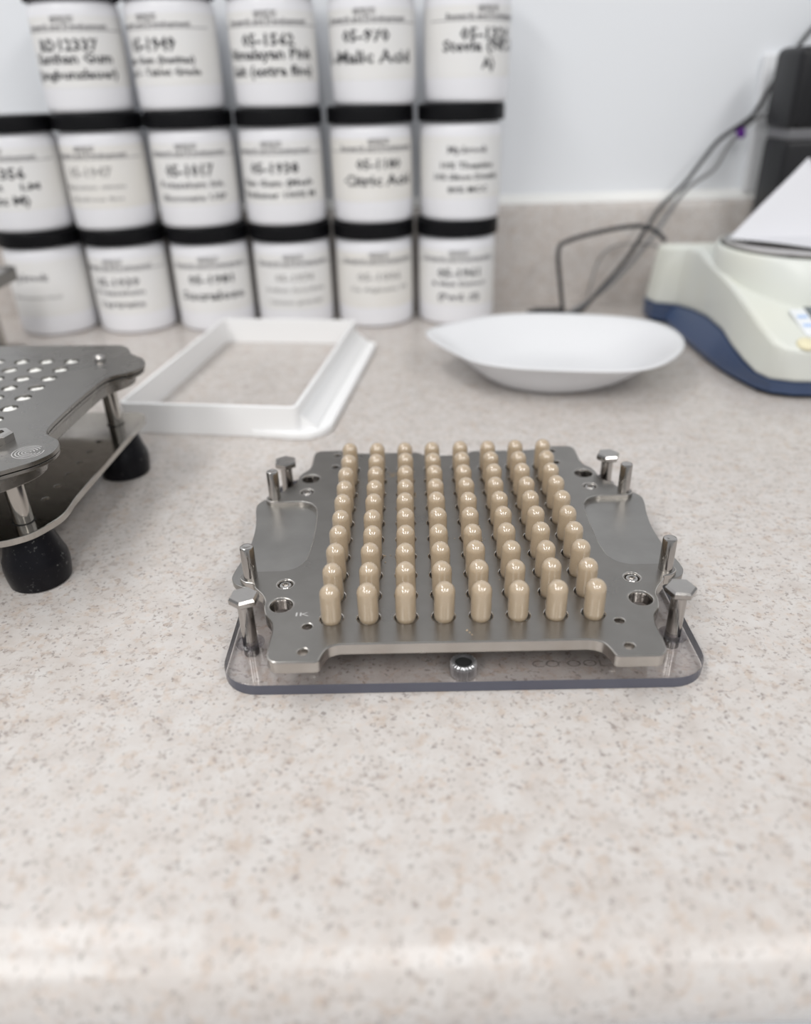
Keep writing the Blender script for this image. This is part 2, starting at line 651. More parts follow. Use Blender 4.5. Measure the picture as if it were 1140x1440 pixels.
# guide pins
bm = bmesh.new()
lathe(bm, [(0, ZT - 1.5 * mm), (2.75 * mm, ZT - 1.5 * mm), (2.75 * mm, 32.2 * mm), (2.5 * mm, 32.8 * mm), (2.1 * mm, 33.05 * mm), (1.4 * mm, 33.05 * mm), (0.9 * mm, 32.9 * mm), (0, 32.9 * mm)], 28)
pin_me = finish(bm, 'guide_pin', M['pin'])
for sx in (-1, 1):
    for sy in (-1, 1):
        link('guide_pin', pin_me, dev, (sx * 82 * mm, sy * 33 * mm, 0))
# acrylic base
def rrect(hx, hy, r, n=8):
    pts = []
    for cx, cy, a0 in ((hx - r, hy - r, 0), (-hx + r, hy - r, 90), (-hx + r, -hy + r, 180), (hx - r, -hy + r, 270)):
        for k in range(n + 1):
            a = math.radians(a0 + 90 * k / n)
            pts.append((cx + r * math.cos(a), cy + r * math.sin(a)))
    return pts
bolts = [(sx * 79.6, sy * 57.0) for sx in (-1, 1) for sy in (-1, 1)]
bm = slab(sc(rrect(87.4, 80.6, 14)), [circle(x * mm, y * mm, 4.0 * mm, 24) for x, y in bolts] + [circle(0, -71 * mm, 5.2 * mm, 28)], 0.15 * mm, 4.9 * mm, 0.25 * mm)
bm.normal_update()
for f in bm.faces:
    if abs(f.normal.z) < 0.3:
        c = f.calc_center_median() * 1000
        if math.hypot(c.x, c.y + 71) > 6.5 and min(math.hypot(c.x - bx, c.y - by_) for bx, by_ in bolts) > 5:
            f.material_index = 1
base = part('acrylic_base', bm, [M['acrylic'], M['acrylic_edge']], dev, smooth=13)
# engraved lettering on the base
bm = text_bm('CO OOL', 27 * mm, 3.6 * mm, 3)
for v in bm.verts:
    v.co = Vector((v.co.x + 38 * mm, v.co.y - 74 * mm, 4.93 * mm))
part('engraving', bm, M['engraved'], base, smooth=0)
# corner bolts with hexagon heads
def bolt_mesh():
    bm = bmesh.new()
    lathe(bm, [(0, 0.3 * mm), (2.85 * mm, 0.3 * mm), (2.85 * mm, 24.2 * mm)], 24)
    lathe(bm, [(2.0 * mm, 23.8 * mm), (4.9 * mm, 23.8 * mm), (5.7 * mm, 24.5 * mm), (5.7 * mm, 26.3 * mm), (5.0 * mm, 27.1 * mm), (0, 27.1 * mm)], 6)
    return finish(bm, 'corner_bolt', M['pin'], 25)
bolt_me = bolt_mesh()
bm = bmesh.new()
lathe(bm, [(2.95 * mm, 0.3 * mm), (2.95 * mm, 5.5 * mm), (3.3 * mm, 5.9 * mm), (4.6 * mm, 5.7 * mm), (5.4 * mm, 5.0 * mm)], 28)
bush_me = finish(bm, 'bush', M['bush'])
for i, (x, y) in enumerate(bolts):
    b = link('corner_bolt', bolt_me, dev, (x * mm, y * mm, 0), (0, 0, 0.4 + i * 0.25))
    link('bush', bush_me, b)
# standoffs that carry the plate
bm = bmesh.new(); lathe(bm, [(0, 4.8 * mm), (4 * mm, 4.8 * mm), (4 * mm, ZB + 0.0001), (0, ZB + 0.0001)], 20)
so_me = finish(bm, 'standoff', M['pin'])
for sx in (-1, 1):
    for sy in (-1, 1):
        link('standoff', so_me, dev, (sx * 55 * mm, sy * 50 * mm, 0))
# knurled insert in the front of the base
bm = bmesh.new()
nt_ = 44
pr = [(5.0, 0.4), (5.0, 4.6)]
rings = []
for z in (0.4, 5.6):
    rings.append([bm.verts.new(((4.9 if k % 2 else 4.3) * mm * math.cos(2 * PI * k / nt_), (4.9 if k % 2 else 4.3) * mm * math.sin(2 * PI * k / nt_), z * mm)) for k in range(nt_)])
rings.append([bm.verts.new((3.9 * mm * math.cos(2 * PI * k / nt_), 3.9 * mm * math.sin(2 * PI * k / nt_), 6.1 * mm)) for k in range(nt_)])
rings.append([bm.verts.new((3.2 * mm * math.cos(2 * PI * k / nt_), 3.2 * mm * math.sin(2 * PI * k / nt_), 6.0 * mm)) for k in range(nt_)])
rings.append([bm.verts.new((3.2 * mm * math.cos(2 * PI * k / nt_), 3.2 * mm * math.sin(2 * PI * k / nt_), 0.6 * mm)) for k in range(nt_)])
for A, B in zip(rings, rings[1:]):
    for k in range(nt_):
        j = (k + 1) % nt_
        bm.faces.new((A[k], A[j], B[j], B[k]))
ins = part('knurled_insert', bm, M['insert'], dev, (0, -71 * mm, 0), smooth=15)
bm = bmesh.new(); lathe(bm, [(3.2 * mm, 5.0 * mm), (0, 5.0 * mm)], 24)
part('socket', bm, M['dark'], ins)
# faint stamped marks
bm = text_bm('IK', 5.0 * mm, 2.2 * mm, 2)
for v in bm.verts:
    v.co = Vector((v.co.x - 58.5 * mm, v.co.y - 59.5 * mm, ZT + 0.02 * mm))
part('stamped_mark', bm, M['etched'], dev, smooth=0)

# capsules: every one a thing of its own
def capsule_meshes():
    r = 3.78
    bm = bmesh.new()
    prof = [(3.72, 19.6), (3.76, 19.9), (r, 20.4), (r, 29.6)]
    for k in range(1, 9):
        a = PI / 2 * k / 8
        prof.append((r * math.cos(a) if k < 8 else 0, 29.6 + (r + 0.08) * math.sin(a)))
    lathe(bm, [(a * mm, (b - 16.6) * mm) for a, b in prof], 28)
    cap = finish(bm, 'cap', M['capsule'], 60)
    bm = bmesh.new()
    rb = 3.66
    prof = [(0, 16.65), (1.6, 16.75), (2.8, 17.2), (3.4, 17.9), (rb, 18.8), (rb, 28.6), (2.4, 30.5), (0, 31.2)]
    lathe(bm, [(a * mm, (b - 16.6) * mm) for a, b in prof], 24)
    body = finish(bm, 'body', M['capsule'], 60)
    return cap, body
cap_me, body_me = capsule_meshes()
ordn = ['first', 'second', 'third', 'fourth', 'fifth', 'sixth', 'seventh', 'eighth', 'ninth', 'tenth']
cy, sy_ = math.cos(YAW), math.sin(YAW)
for j in range(10):
    for i in range(8):
        x, y = GX[i] * mm + random.uniform(-.15, .15) * mm, GY[j] * mm + random.uniform(-.15, .15) * mm
        wx, wy = DEV.x + cy * x - sy_ * y, DEV.y + sy_ * x + cy * y
        o = empty('capsule', (wx, wy, ZM), random.uniform(0, 6.28))
        row = ('front' if j == 0 else 'rearmost' if j == 9 else ordn[j] + ' from the front')
        colm = ('leftmost' if i == 0 else 'rightmost' if i == 7 else ordn[i] + ' from the left')
        tag(o, 'glossy tan capsule in the plate, %s row, %s' % (row, colm), 'capsule', 'tan capsules standing in the steel plate')
        tilt = random.uniform(-.018, .018), random.uniform(-.018, .018)
        o.rotation_euler = (tilt[0], tilt[1], o.rotation_euler[2])
        dz = random.choice((0, 0, 0, 0.25, -0.2)) * mm
        link('cap', cap_me, o, (0, 0, dz))
        link('body', body_me, o)

# spilt powder on the plate between the capsules
bm = bmesh.new()
spots = [(-27, 54.5, 26, 2.2), (-20.5, 57, 14, 1.8), (6, 3, 8, 2), (20, -40, 10, 3), (-34, -20, 8, 4), (6.8, -8, 10, 3), (34, 14, 6, 3), (0.5, -70.3, 5, 1.2), (-20, 30, 12, 3)]
for sx, sy2, cnt, sp in spots:
    for _ in range(cnt):
        q = bmesh.ops.create_icosphere(bm, subdivisions=1, radius=random.uniform(.12, .34) * mm)
        px, py = (sx + random.gauss(0, sp)) * mm, (sy2 + random.gauss(0, sp)) * mm
        gx = min(abs(px / mm - g) for g in GX); gy = min(abs(py / mm - g) for g in GY)
        if math.hypot(gx, gy) < 4.6:
            px += (5.0 - gx) * mm
        for v in q['verts']:
            v.co = Vector((v.co.x * random.uniform(.7, 1.4) + DEV.x + px, v.co.y + DEV.y + py, v.co.z * .7 + ZT + .15 * mm))
pc = part('spilled_powder', bm, M['crumb'])
tag(pc, 'tan powder crumbs spilled between the capsules on the steel plate', 'powder', kind='stuff')

# ================================================================== LEFT CAPSULE STAND (with sheets and rubber feet)
LO = Vector((-0.2277, 0.3418, 0.0003))
LYAW = math.radians(-2.98)
ls = empty('stacked_capsule_stand', LO, LYAW)
tag(ls, 'raised steel capsule stand on black rubber feet, left of the capsule plate', 'capsule filler')
bm = bmesh.new()
fp = [(0, 0), (11.2, 0), (13.0, 0.4), (13.6, 4.5), (13.9, 8.5), (13.5, 12.0), (12.6, 14.0), (9.2, 25.6), (0, 25.9)]
lathe(bm, [(a * mm, b * mm) for a, b in fp], 40)
foot_me = finish(bm, 'rubber_foot', M['rubber'], 30)
bm = bmesh.new()
lathe(bm, [(0, 29 * mm), (4.1 * mm, 29 * mm), (4.1 * mm, 52.3 * mm), (0, 52.3 * mm)], 28)
post_me = finish(bm, 'post', M['mirror'])
bm = bmesh.new()
lathe(bm, [(4.15 * mm, 29.02 * mm), (4.7 * mm, 29.08 * mm)], 28)
ring_me = finish(bm, 'post_gap', M['dark'])
for sx in (-1, 1):
    for sy in (-1, 1):
        link('rubber_foot', foot_me, ls, (sx * 68 * mm, sy * 53 * mm, 0))
        link('post', post_me, ls, (sx * 68 * mm, sy * 53 * mm, 0))
        link('post_gap', ring_me, ls, (sx * 68 * mm, sy * 53 * mm, 0))
# base plate
bq = [(-66, -70.5), (66, -70.5), (76, -64), (82, -51), (82.8, -44), (81.5, -33), (81.5, 64), (76, 70), (-76, 70), (-81.5, 64), (-81.5, -33), (-82.8, -44), (-82, -51), (-76, -64)]
dim = []
for k in range(6):
    dim.append(circle(68 * mm, (-33 + k * 12.5) * mm, 1.7 * mm, 14))
    dim.append(circle(-68 * mm, (-33 + k * 12.5) * mm, 1.7 * mm, 14))
bm = slab(sc(smooth_corners(bq, 5)), dim, 25.8 * mm, 29 * mm, 0.3 * mm)
part('base_plate', bm, M['mirror'], ls, smooth=13)
# sheets with wavy edge and finger ears
tq = [(65, 89.5), (71.5, 82.5), (75.5, 73.5), (80, 69.5), (86, 64), (89.8, 56.5), (89.8, 49.5), (87, 43), (81, 38.8), (77.5, 35), (76.2, 27), (75.6, 12)]
t_out = sc(smooth_corners(sym(tq), 4, 5))
t_in = sc(smooth_corners(sym([(x - 0.7, y - 0.6) for x, y in tq]), 4, 5))
th = [circle(x * mm, y * mm, 3.9 * mm, 18) for x in GX for y in GY]
t_car = sc(smooth_corners(sym([(63, 87.5), (69, 81), (72.5, 73), (76, 69), (80.5, 63), (83, 56.5), (83, 49.5), (80, 43), (77, 39), (75, 35), (74.2, 27), (73.8, 12)]), 4, 5))
bm = slab(t_car, [], 52.0 * mm, 57.2 * mm, 0.4 * mm)
part('carrier_plate', bm, M['sheet'], ls, smooth=13)
bm = slab(t_in, th, 58.0 * mm, 59.4 * mm, 0.15 * mm)
part('middle_sheet', bm, M['sheet'], ls, smooth=13)
bm = slab(t_out, th, 60.2 * mm, 62.0 * mm, 0.2 * mm)
part('top_sheet', bm, M['sheet'], ls, smooth=13)
# thin spacers between sheets
bm = bmesh.new()
for sx in (-1, 1):
    for sy in (-1, 1):
        lathe(bm, [(0, 57.1 * mm), (5 * mm, 57.1 * mm), (5 * mm, 60.3 * mm), (0, 60.3 * mm)], 16, sx * 60 * mm, sy * 62 * mm)
part('spacer', bm, M['pin'], ls)
# white powder left in the holes
for v in range(3):
    bm = bmesh.new()
    rr = [(0, 61.3 + .3 * v), (2.0, 61.4 + .2 * v), (3.3, 61.0), (3.6, 59.0), (0, 59.0)]
    lathe(bm, [(a * mm, b * mm) for a, b in rr], 14)
    for q in bm.verts:
        if q.co.z > 60.8 * mm:
            q.co.z += random.uniform(-.5, .35) * mm
            q.co.x += random.uniform(-.3, .3) * mm
    if v == 0:
        pw = []
    pw.append(finish(bm, 'powder_fill', M['powder'], 60))
for x in GX:
    for y in GY:
        if y > 62:
            pass
        link('powder_fill', random.choice(pw), ls, (x * mm, y * mm, 0), (0, 0, random.uniform(0, 6)))
# fasteners
bm = bmesh.new()
lathe(bm, [(0, 62 * mm), (3.0 * mm, 62 * mm), (3.0 * mm, 63.2 * mm), (2.5 * mm, 64.4 * mm), (1.4 * mm, 65.1 * mm), (0, 65.3 * mm)], 20)
dome_me = finish(bm, 'dome_nut', M['pin'], 60)
link('dome_nut', dome_me, ls, (63 * mm, 62 * mm, 0)); link('dome_nut', dome_me, ls, (-63 * mm, 62 * mm, 0))
bm = bmesh.new()
lathe(bm, [(0, 62 * mm), (5.8 * mm, 62 * mm), (5.8 * mm, 65.2 * mm), (5.0 * mm, 66.0 * mm), (2.6 * mm, 66.0 * mm), (2.4 * mm, 64.5 * mm), (0, 64.5 * mm)], 6)
hex_me = finish(bm, 'hex_nut', M['pin'], 20)
link('hex_nut', hex_me, ls, (62.5 * mm, -44 * mm, 0), (0, 0, .3)); link('hex_nut', hex_me, ls, (-62.5 * mm, -44 * mm, 0))
# concentric rings engraved on the near ears
bm = bmesh.new()
for k in range(5):
    r = 1.1 + k * 1.25
    a0, a1 = (0.25 * k, 0.25 * k + 5.6)
    N_ = 30
    prev = None
    for q in range(N_ + 1):
        a = a0 + (a1 - a0) * q / N_
        p = [bm.verts.new(((79.5 + (r + d) * math.cos(a)) * mm, (-55 + (r + d) * math.sin(a)) * mm, 62.03 * mm)) for d in (-.2, .2)]
        if prev:
            bm.faces.new((prev[0], prev[1], p[1], p[0]))
        prev = p
part('engraved_rings', bm, M['etched'], ls, smooth=0)

# ================================================================== FAR LEFT SMALL STAND
fs = empty('steel_rack', (-0.3710, 0.585, 0), 0.0)
tag(fs, 'small grey steel rack partly in view at the left edge, by the jars', 'rack')
bm = slab(sc(smooth_corners([(-70, -45), (64, -45), (71, -38), (71, 38), (64, 45), (-70, 45)], 5)), [], 60 * mm, 69 * mm, 0.6 * mm)
part('top_plate', bm, M['sheet'], fs, smooth=13)
bm = slab(sc(smooth_corners([(-70, -45), (56, -45), (62, -38), (62, 38), (56, 45), (-70, 45)], 5)), [], 0.1 * mm, 6 * mm, 0.6 * mm)
part('base_plate', bm, M['sheet'], fs, smooth=13)
for x in (-60, 46):
    for y in (-30, 30):
        bm = bmesh.new(); lathe(bm, [(0, 5.9 * mm), (4 * mm, 5.9 * mm), (4 * mm, 60.1 * mm), (0, 60.1 * mm)], 20)
        part('post', bm, M['mirror'], fs, (x * mm, y * mm, 0))

# ================================================================== JARS
JR, LR, JH = 33.3, 35.2, 86.5
def jar_meshes():
    bm = bmesh.new()
    prof = [(0, 0.2), (29.5, 0.2), (31.8, 0.9), (33.0, 2.8), (JR, 5), (JR, 68), (32.6, 71.5), (30.5, 73.5), (30.5, 80), (0, 80)]
    lathe(bm, [(a * mm, b * mm) for a, b in prof], 64)
    body = finish(bm, 'body', M['jar'], 50)
    bm = bmesh.new()
    seg = 180
    rings = []
    prof = [(33.6, 74.2, 0), (34.7, 74.3, 1), (LR, 75.0, 1), (LR, 83.8, 1), (34.8, 85.6, 0), (33.8, 86.5, 0), (32.6, 86.3, 0), (0.001, 86.3, 0)]
    for r, z, k in prof:
        rings.append([bm.verts.new(((r - (0.35 if (k and i % 2) else 0)) * mm * math.cos(2 * PI * i / seg), (r - (0.35 if (k and i % 2) else 0)) * mm * math.sin(2 * PI * i / seg), z * mm)) for i in range(seg)])
    for A, B in zip(rings, rings[1:]):
        for i in range(seg):
            j = (i + 1) % seg
            bm.faces.new((A[i], A[j], B[j], B[i]))
    lid = finish(bm, 'lid', M['lid'], 30)
    return body, lid
jbody, jlid = jar_meshes()
def label_mesh(m, z0=17.5, z1=64.0, span=2.1):
    bm = bmesh.new()
    n = 40
    rows = []
    for z in (z0, z1):
        rows.append([bm.verts.new(((JR + .12) * mm * math.sin(-span + 2 * span * i / n), -(JR + .12) * mm * math.cos(-span + 2 * span * i / n), z * mm)) for i in range(n + 1)])
    for i in range(n):
        bm.faces.new((rows[0][i], rows[0][i + 1], rows[1][i + 1], rows[1][i]))
    return finish(bm, 'paper_label', m, 60)
lab_white, lab_aged = label_mesh(M['paper_label']), label_mesh(M['label_aged'])

def wrap(bm, z, r):
    for v in bm.verts:
        a = v.co.x / r
        v.co = Vector((r * math.sin(a), -r * math.cos(a), z + v.co.y))
    return bm

def rule(z, half, h=0.55):
    bm = bmesh.new()
    n = 40
    rr = (JR + .2) * mm
    rows = [[bm.verts.new((rr * math.sin(-half + 2 * half * i / n), -rr * math.cos(-half + 2 * half * i / n), (z + d) * mm)) for i in range(n + 1)] for d in (-h / 2, h / 2)]
    for i in range(n):
        bm.faces.new((rows[0][i], rows[0][i + 1], rows[1][i + 1], rows[1][i]))
    return bm

RAD = (JR + .22) * mm
def jar(x, y, z, turn, label, lines, head=True, aged=False, ink='ink', rulez=54.6):
    o = empty('jar', (x * mm, y * mm, z * mm))
    o.rotation_euler = (0, 0, 0)
    tag(o, label, 'jar', 'white jars with black lids stacked against the wall')
    link('body', jbody, o)
    link('lid', jlid, o)
    lb = link('paper_label', lab_aged if aged else lab_white, o, None, (0, 0, math.radians(turn)))
    groups = {}
    if head:
        g = groups.setdefault('ink_grey', bmesh.new())
        join(g, wrap(text_bm('LABORATORY', 17.5 * mm, 2.0 * mm, 1, bold=.03), 62.0 * mm, RAD))
        join(g, wrap(text_bm('SERVICES INC', 17.5 * mm, 2.0 * mm, 1, bold=.03), 59.6 * mm, RAD))
        join(g, wrap(text_bm('Research and Development', 66 * mm, 3.5 * mm, 1, bold=.03), 55.6 * mm, RAD))
        join(g, rule(rulez, 1.45))
    for ln in lines:
        s, zc, h, w = ln[:4]
        ik = ln[4] if len(ln) > 4 else ink
        g = groups.setdefault(ik, bmesh.new())
        join(g, wrap(text_bm(s, w * mm if w else None, h * mm, 1, bold=.032), (zc - h / 2) * mm, RAD))
    for ik, g in groups.items():
        link('lettering', finish(g, 'lettering', M[ik], 0), lb)
    return o

YJ = 702
P1, P2, P3 = 0.0, 86.5, 173.0
# bottom row
jar(-310.5, YJ, P1, -8, 'white jar with two faint script lines, leftmost of the bottom row', [('My.brook', 51, 6, 34, 'ink_grey'), ('Sodium benzoate blend', 34, 2.6, 48, 'ink_faint')], head=False)
jar(-238.3, YJ, P1, -6, 'white jar marked Tartrate, second from the left in the bottom row', [('05-1939', 45, 6.5, 40, 'ink_grey'), ('Potassium', 36.5, 4, 46, 'ink_grey'), ('Tartrate', 26.5, 5.2, 44, 'ink_grey')])
jar(-165.5, YJ, P1, 8, 'white jar marked Sucralose, in the bottom row behind the white tray', [('05-1981', 45.5, 6.8, 40), ('Sucralose', 32, 7, 60)])
jar(-93.8, YJ, P1, 8, 'white jar with faded grey label lines, directly right of the Sucralose jar', [('05-1974', 45, 5.5, 34, 'ink_faint'), ('Sodium Ascorbate', 35, 3.6, 56, 'ink_faint'), ('Calcium granular', 24.5, 3.4, 52, 'ink_faint')])
jar(-21.6, YJ, P1, 9, 'white jar with the palest cream label, in the bottom row under Citric Acid', [('05-1006', 44, 6, 40, 'ink_faint'), ('Ca Alginate 90', 33.5, 3.5, 56, 'ink_faint')], aged=True)
jar(51.0, YJ, P1, 0, 'white jar marked Pwd, rightmost of the bottom row behind the white weighing boat', [('05-1961', 45.5, 6.8, 38), ('& Malt Extract', 36.5, 3.6, 50, 'ink_grey'), ('(Pwd. #)', 25.5, 5.5, 38, 'ink_grey')])
# middle row
jar(-313.0, YJ, P2, -10, 'white jar cut by the left edge of the photo, leftmost of the middle row', [('05-5356', 45.5, 8, 44), ('Sunset    LM', 35.5, 4.5, 62), ('(Batc M)', 25.5, 6.5, 42)])
jar(-241.4, YJ, P2, -8, 'white jar with nearly blank cream label, second from the left in the middle row', [('05-1947', 45, 7, 38, 'ink_faint'), ('Magnesium citrate', 34, 3, 56, 'ink_faint'), ('anhydrous fine', 25, 3, 50, 'ink_faint')], aged=True)
jar(-168.0, YJ, P2, 4, 'white jar marked 05-1017, above the Sucralose jar', [('05-1017', 44.5, 8.5, 40), ('Potassium bit.', 34, 4.6, 58, 'ink_grey'), ('Gluconate USP', 24, 4.4, 60, 'ink_grey')])
jar(-95.0, YJ, P2, -6, 'white jar marked Xan Gum, in the middle row under the pink salt jar', [('05-1938', 44.5, 7.5, 42), ('Xan Gum (Mesh', 33.5, 4.6, 66), ('Thickener 100% M', 24.5, 4.6, 70)])
jar(-20.3, YJ, P2, 12, 'white jar marked Citric Acid, in the middle row under Malic Acid', [('05-1180', 45.5, 7, 38), ('Citric Acid', 33.5, 7.8, 62)], aged=True)
jar(53.6, YJ, P2, 7, 'white jar listing percentages and MCC, rightmost of the middle row', [('My.brook', 54.5, 5, 34, 'ink_grey'), ('10% Theanine', 43, 4.6, 46), ('10% Silicon Dioxide', 34.5, 4.4, 58), ('80% MCC', 25, 4.6, 34)], head=False)
# top row
jar(-243.8, YJ, P3, 2, 'white jar marked Xanthan Gum, leftmost of the top row', [('RD12337', 45.5, 7.5, 46), ('Xanthan Gum', 37, 6.8, 66), ('(Jungbunzlauer)', 26.5, 6.2, 72)])
jar(-170.5, YJ, P3, -19, 'white jar marked Type S Tablet Grade, second in the top row', [('05-1949', 44.5, 8.5, 40), ('Guar Gum (Inatitas)', 34.5, 4.8, 66), ('Type S - Tablet Grade', 26.5, 4.8, 74)])
jar(-93.5, YJ, P3, 0, 'white jar marked Himalayan Pink Salt, middle of the top row', [('05-1562', 45.5, 7.5, 42), ('Himalayan Pink', 36.5, 7.0, 76), ('Salt (extra fine)', 25.5, 7.0, 74)])
jar(-16.2, YJ, P3, -8, 'white jar marked Malic Acid, second from the right in the top row', [('05-970', 46.5, 7.5, 38), ('L-Malic Acid', 33.0, 8.2, 76)])
jar(57.8, YJ, P3, 24, 'white jar marked Stevia, rightmost of the top row', [('05-1324', 46.0, 7.5, 44), ('Stevia (98% R', 38.5, 7.4, 72), ('A)', 27, 7, 11)])

# ================================================================== WHITE TRAY FRAME
TYAW = math.radians(-8.2)
tr = empty('tray_frame', (-0.1060, 0.5360, 0), TYAW)
tag(tr, 'open rectangular white plastic loading frame lying before the jars', 'frame')
HX, HY, HT = 57, 97, 20
bm = slab(sc(rrect(HX, HY, 5)), [list(reversed(sc(rrect(HX - 2.6, HY - 2.6, 3.5))))], 0.1 * mm, HT * mm, 0.5 * mm)
part('wall_frame', bm, M['tray_pl'], tr, smooth=13)
flange = [(HX - .2, -HY + 6), (HX - 4, -HY + .4), (HX - 30, -HY + .3), (HX - 30, -HY - 1), (HX - 4, -HY - 3.5), (HX + 7, -HY - 2.5), (HX + 14, -HY + 4), (HX + 17.5, -HY + 13), (HX + 17.5, HY - 14), (HX + 16, HY - 9), (HX + 11, HY - 7), (HX - .2, HY - 7)]
bm = slab(sc(smooth_corners(flange, 3)), [], 0.1 * mm, 4.6 * mm, 0.9 * mm)
part('flange', bm, M['tray_pl'], tr, smooth=13)
bm = bmesh.new()
pts = [(HX - .1, 13.5), (HX + 9.5, 5.6), (HX + 9.5, 4.2), (HX - .1, 4.2)]
rings = [[bm.verts.new((a * mm, y * mm, b * mm)) for a, b in pts] for y in (-HY + 5, HY - 8)]
for i in range(4):
    bm.faces.new((rings[0][i], rings[0][(i + 1) % 4], rings[1][(i + 1) % 4], rings[1][i]))
bm.faces.new(rings[0]); bm.faces.new(list(reversed(rings[1])))
part('sloped_lip', bm, M['tray_pl'], tr)

# ================================================================== WEIGHING BOAT
wb = empty('weighing_boat', (0.105, 0.535, 0.0011))
tag(wb, 'shallow white plastic weighing boat with a pouring tip, right of the tray frame', 'weighing boat')
rim = [(.0148, .5585), (.0330, .5770), (.0715, .6020), (.120, .6020), (.1840, .5820), (.2010, .5480), (.1930, .5030), (.1560, .4600), (.1067, .4650), (.0535, .4790), (.0330, .5150)]
rim = chaikin([(x - .105, y - .535) for x, y in rim], 3)
def resample(pts, n):
    L_ = [0]
    P = pts + [pts[0]]
    for a, b in zip(P, P[1:]):
        L_.append(L_[-1] + math.hypot(b[0] - a[0], b[1] - a[1]))
    out = []
    for k in range(n):
        s = L_[-1] * k / n
        i = max(q for q in range(len(L_)) if L_[q] <= s)
        i = min(i, len(P) - 2)
        t = (s - L_[i]) / max(1e-9, L_[i + 1] - L_[i])
        out.append((P[i][0] * (1 - t) + P[i + 1][0] * t, P[i][1] * (1 - t) + P[i + 1][1] * t))
    return out
rim = resample(rim, 72)
bm = bmesh.new()
loops = []
levels = [(0.0, 25.5), (0.04, 24.9), (0.16, 20.5), (0.34, 12.0), (0.50, 5.2), (0.62, 1.6), (0.74, 0.35), (0.9, 0.2)]
cxb, cyb = 0.004, -0.004
for t, z in levels:
    lp = []
    for (x, y) in rim:
        a = math.atan2(y - cyb, x - cxb)
        bx_, by_ = cxb + 0.058 * math.cos(a), cyb + 0.052 * math.sin(a)   # the flat floor
        k = t / 0.62 if t < 0.62 else 1.0
        px, py = x + (bx_ * 0.80 - x) * k, y + (by_ * 0.80 - y) * k
        if t > 0.62:
            f = 1 - (t - 0.62) / 0.38
            px, py = cxb + (px - cxb) * f, cyb + (py - cyb) * f
        lp.append(bm.verts.new((px, py, z * mm + 0.0003)))
    loops.append(lp)
for A, B in zip(loops, loops[1:]):
    for i in range(72):
        j = (i + 1) % 72
        bm.faces.new((A[i], A[j], B[j], B[i]))
bm.faces.new(loops[-1])
o = part('bowl', bm, M['boat_pl'], wb, smooth=60)
sm = o.modifiers.new('thickness', 'SOLIDIFY'); sm.thickness = 0.0009; sm.offset = 1
bm = bmesh.new()
tube(bm, [(x, y, 25.6 * mm) for x, y in rim], 1.15 * mm, 8, True)
part('rim', bm, M['boat_pl'], wb, smooth=60)

# ================================================================== BALANCE
SXC = 0.303
bal = empty('laboratory_balance', (SXC, 0.58, 0))
tag(bal, 'cream and blue laboratory balance at the right edge', 'balance')
def loft(stations, name, material, smooth=40, bev=None):
    """stations: loops of 3D points, same count, closed"""
    bm = bmesh.new()
    rings = [[bm.verts.new(p) for p in st] for st in stations]
    m = len(rings[0])
    for A, B in zip(rings, rings[1:]):
        for i in range(m):
            j = (i + 1) % m
            bm.faces.new((A[i], A[j], B[j], B[i]))
    bm.faces.new(list(reversed(rings[0])))
    bm.faces.new(rings[-1])
    o = part(name, bm, material, bal, smooth=smooth)
    if bev:
        md = o.modifiers.new('bevel', 'BEVEL')
        md.width = bev; md.segments = 3; md.limit_method = 'ANGLE'; md.angle_limit = math.radians(30)
    return o
def mirror_loop(left):
    """left: list of (x, y, z) from the front centre to the back centre"""
    L_ = [(x - SXC, y - 0.58, z) for x, y, z in left]
    return L_ + [(-x, y, z) for x, y, z in reversed(L_)]
def zt(y):
    P = ((.466, .0345), (.503, .0455), (.544, .0560), (.580, .0612), (.622, .0668), (.70, .0680))
    for (a, za), (b, zb) in zip(P, P[1:]):
        if y <= b:
            return za + (zb - za) * (max(y, a) - a) / (b - a)
    return P[-1][1]
# footprint points of the side line, front to back
bot = [(.275, .4715), (.256, .4740), (.244, .4800), (.2375, .4900), (.2335, .5050), (.2290, .5280), (.2268, .5560), (.2264, .6000), (.2268, .6350), (.2285, .6560), (.2190, .6660), (.2165, .6800), (.2200, .6900)]
mid = [(.275, .4700), (.254, .4730), (.2405, .4790), (.2345, .4890), (.2325, .5040), (.2330, .5280), (.2365, .5560), (.2385, .5950), (.2385, .6250), (.2330, .6500), (.2180, .6600), (.2145, .6760), (.2190, .6880)]
zmid = [.0115, .0115, .012, .0135, .0165, .0195, .0225, .0225, .0200, .018, .0175, .0175, .0175]
def lp(pts, z):
    zz = z if isinstance(z, list) else [z] * len(pts)
    return mirror_loop([(x, y, q) for (x, y), q in zip(pts, zz)])
ins_ = [(x + .004, y + (.004 if i < 3 else 0)) for i, (x, y) in enumerate(bot)]
loft([lp(ins_, .0002), lp(ins_, .0035)], 'rubber_base', M['rubber'])
loft([lp(bot, .0035), lp([(x - .0005, y - .0003) for x, y in bot], .0075), lp(mid, zmid)], 'blue_base', M['scale_blue'], 30)
top = [(.275, .4685), (.256, .4692), (.2440, .4715), (.2395, .4790), (.2372, .4980), (.2368, .5280), (.2366, .5560), (.2366, .5950), (.2370, .6250), (.2350, .6480), (.2240, .6600), (.2200, .6740), (.2240, .6840)]
ztop = [zt(y) - (max(0, y - .64) * .12) for x, y in top]
midb = [(x + .0006, y + .0006) for x, y in mid]
up1 = [(a[0] * .25 + b[0] * .75, a[1] * .25 + b[1] * .75) for a, b in zip(midb, top)]
loft([lp(midb, [z - .0004 for z in zmid]), lp(up1, [a * .25 + b * .72 for a, b in zip(zmid, ztop)]), lp(top, ztop)], 'housing', M['scale_body'], 50, 0.0035)
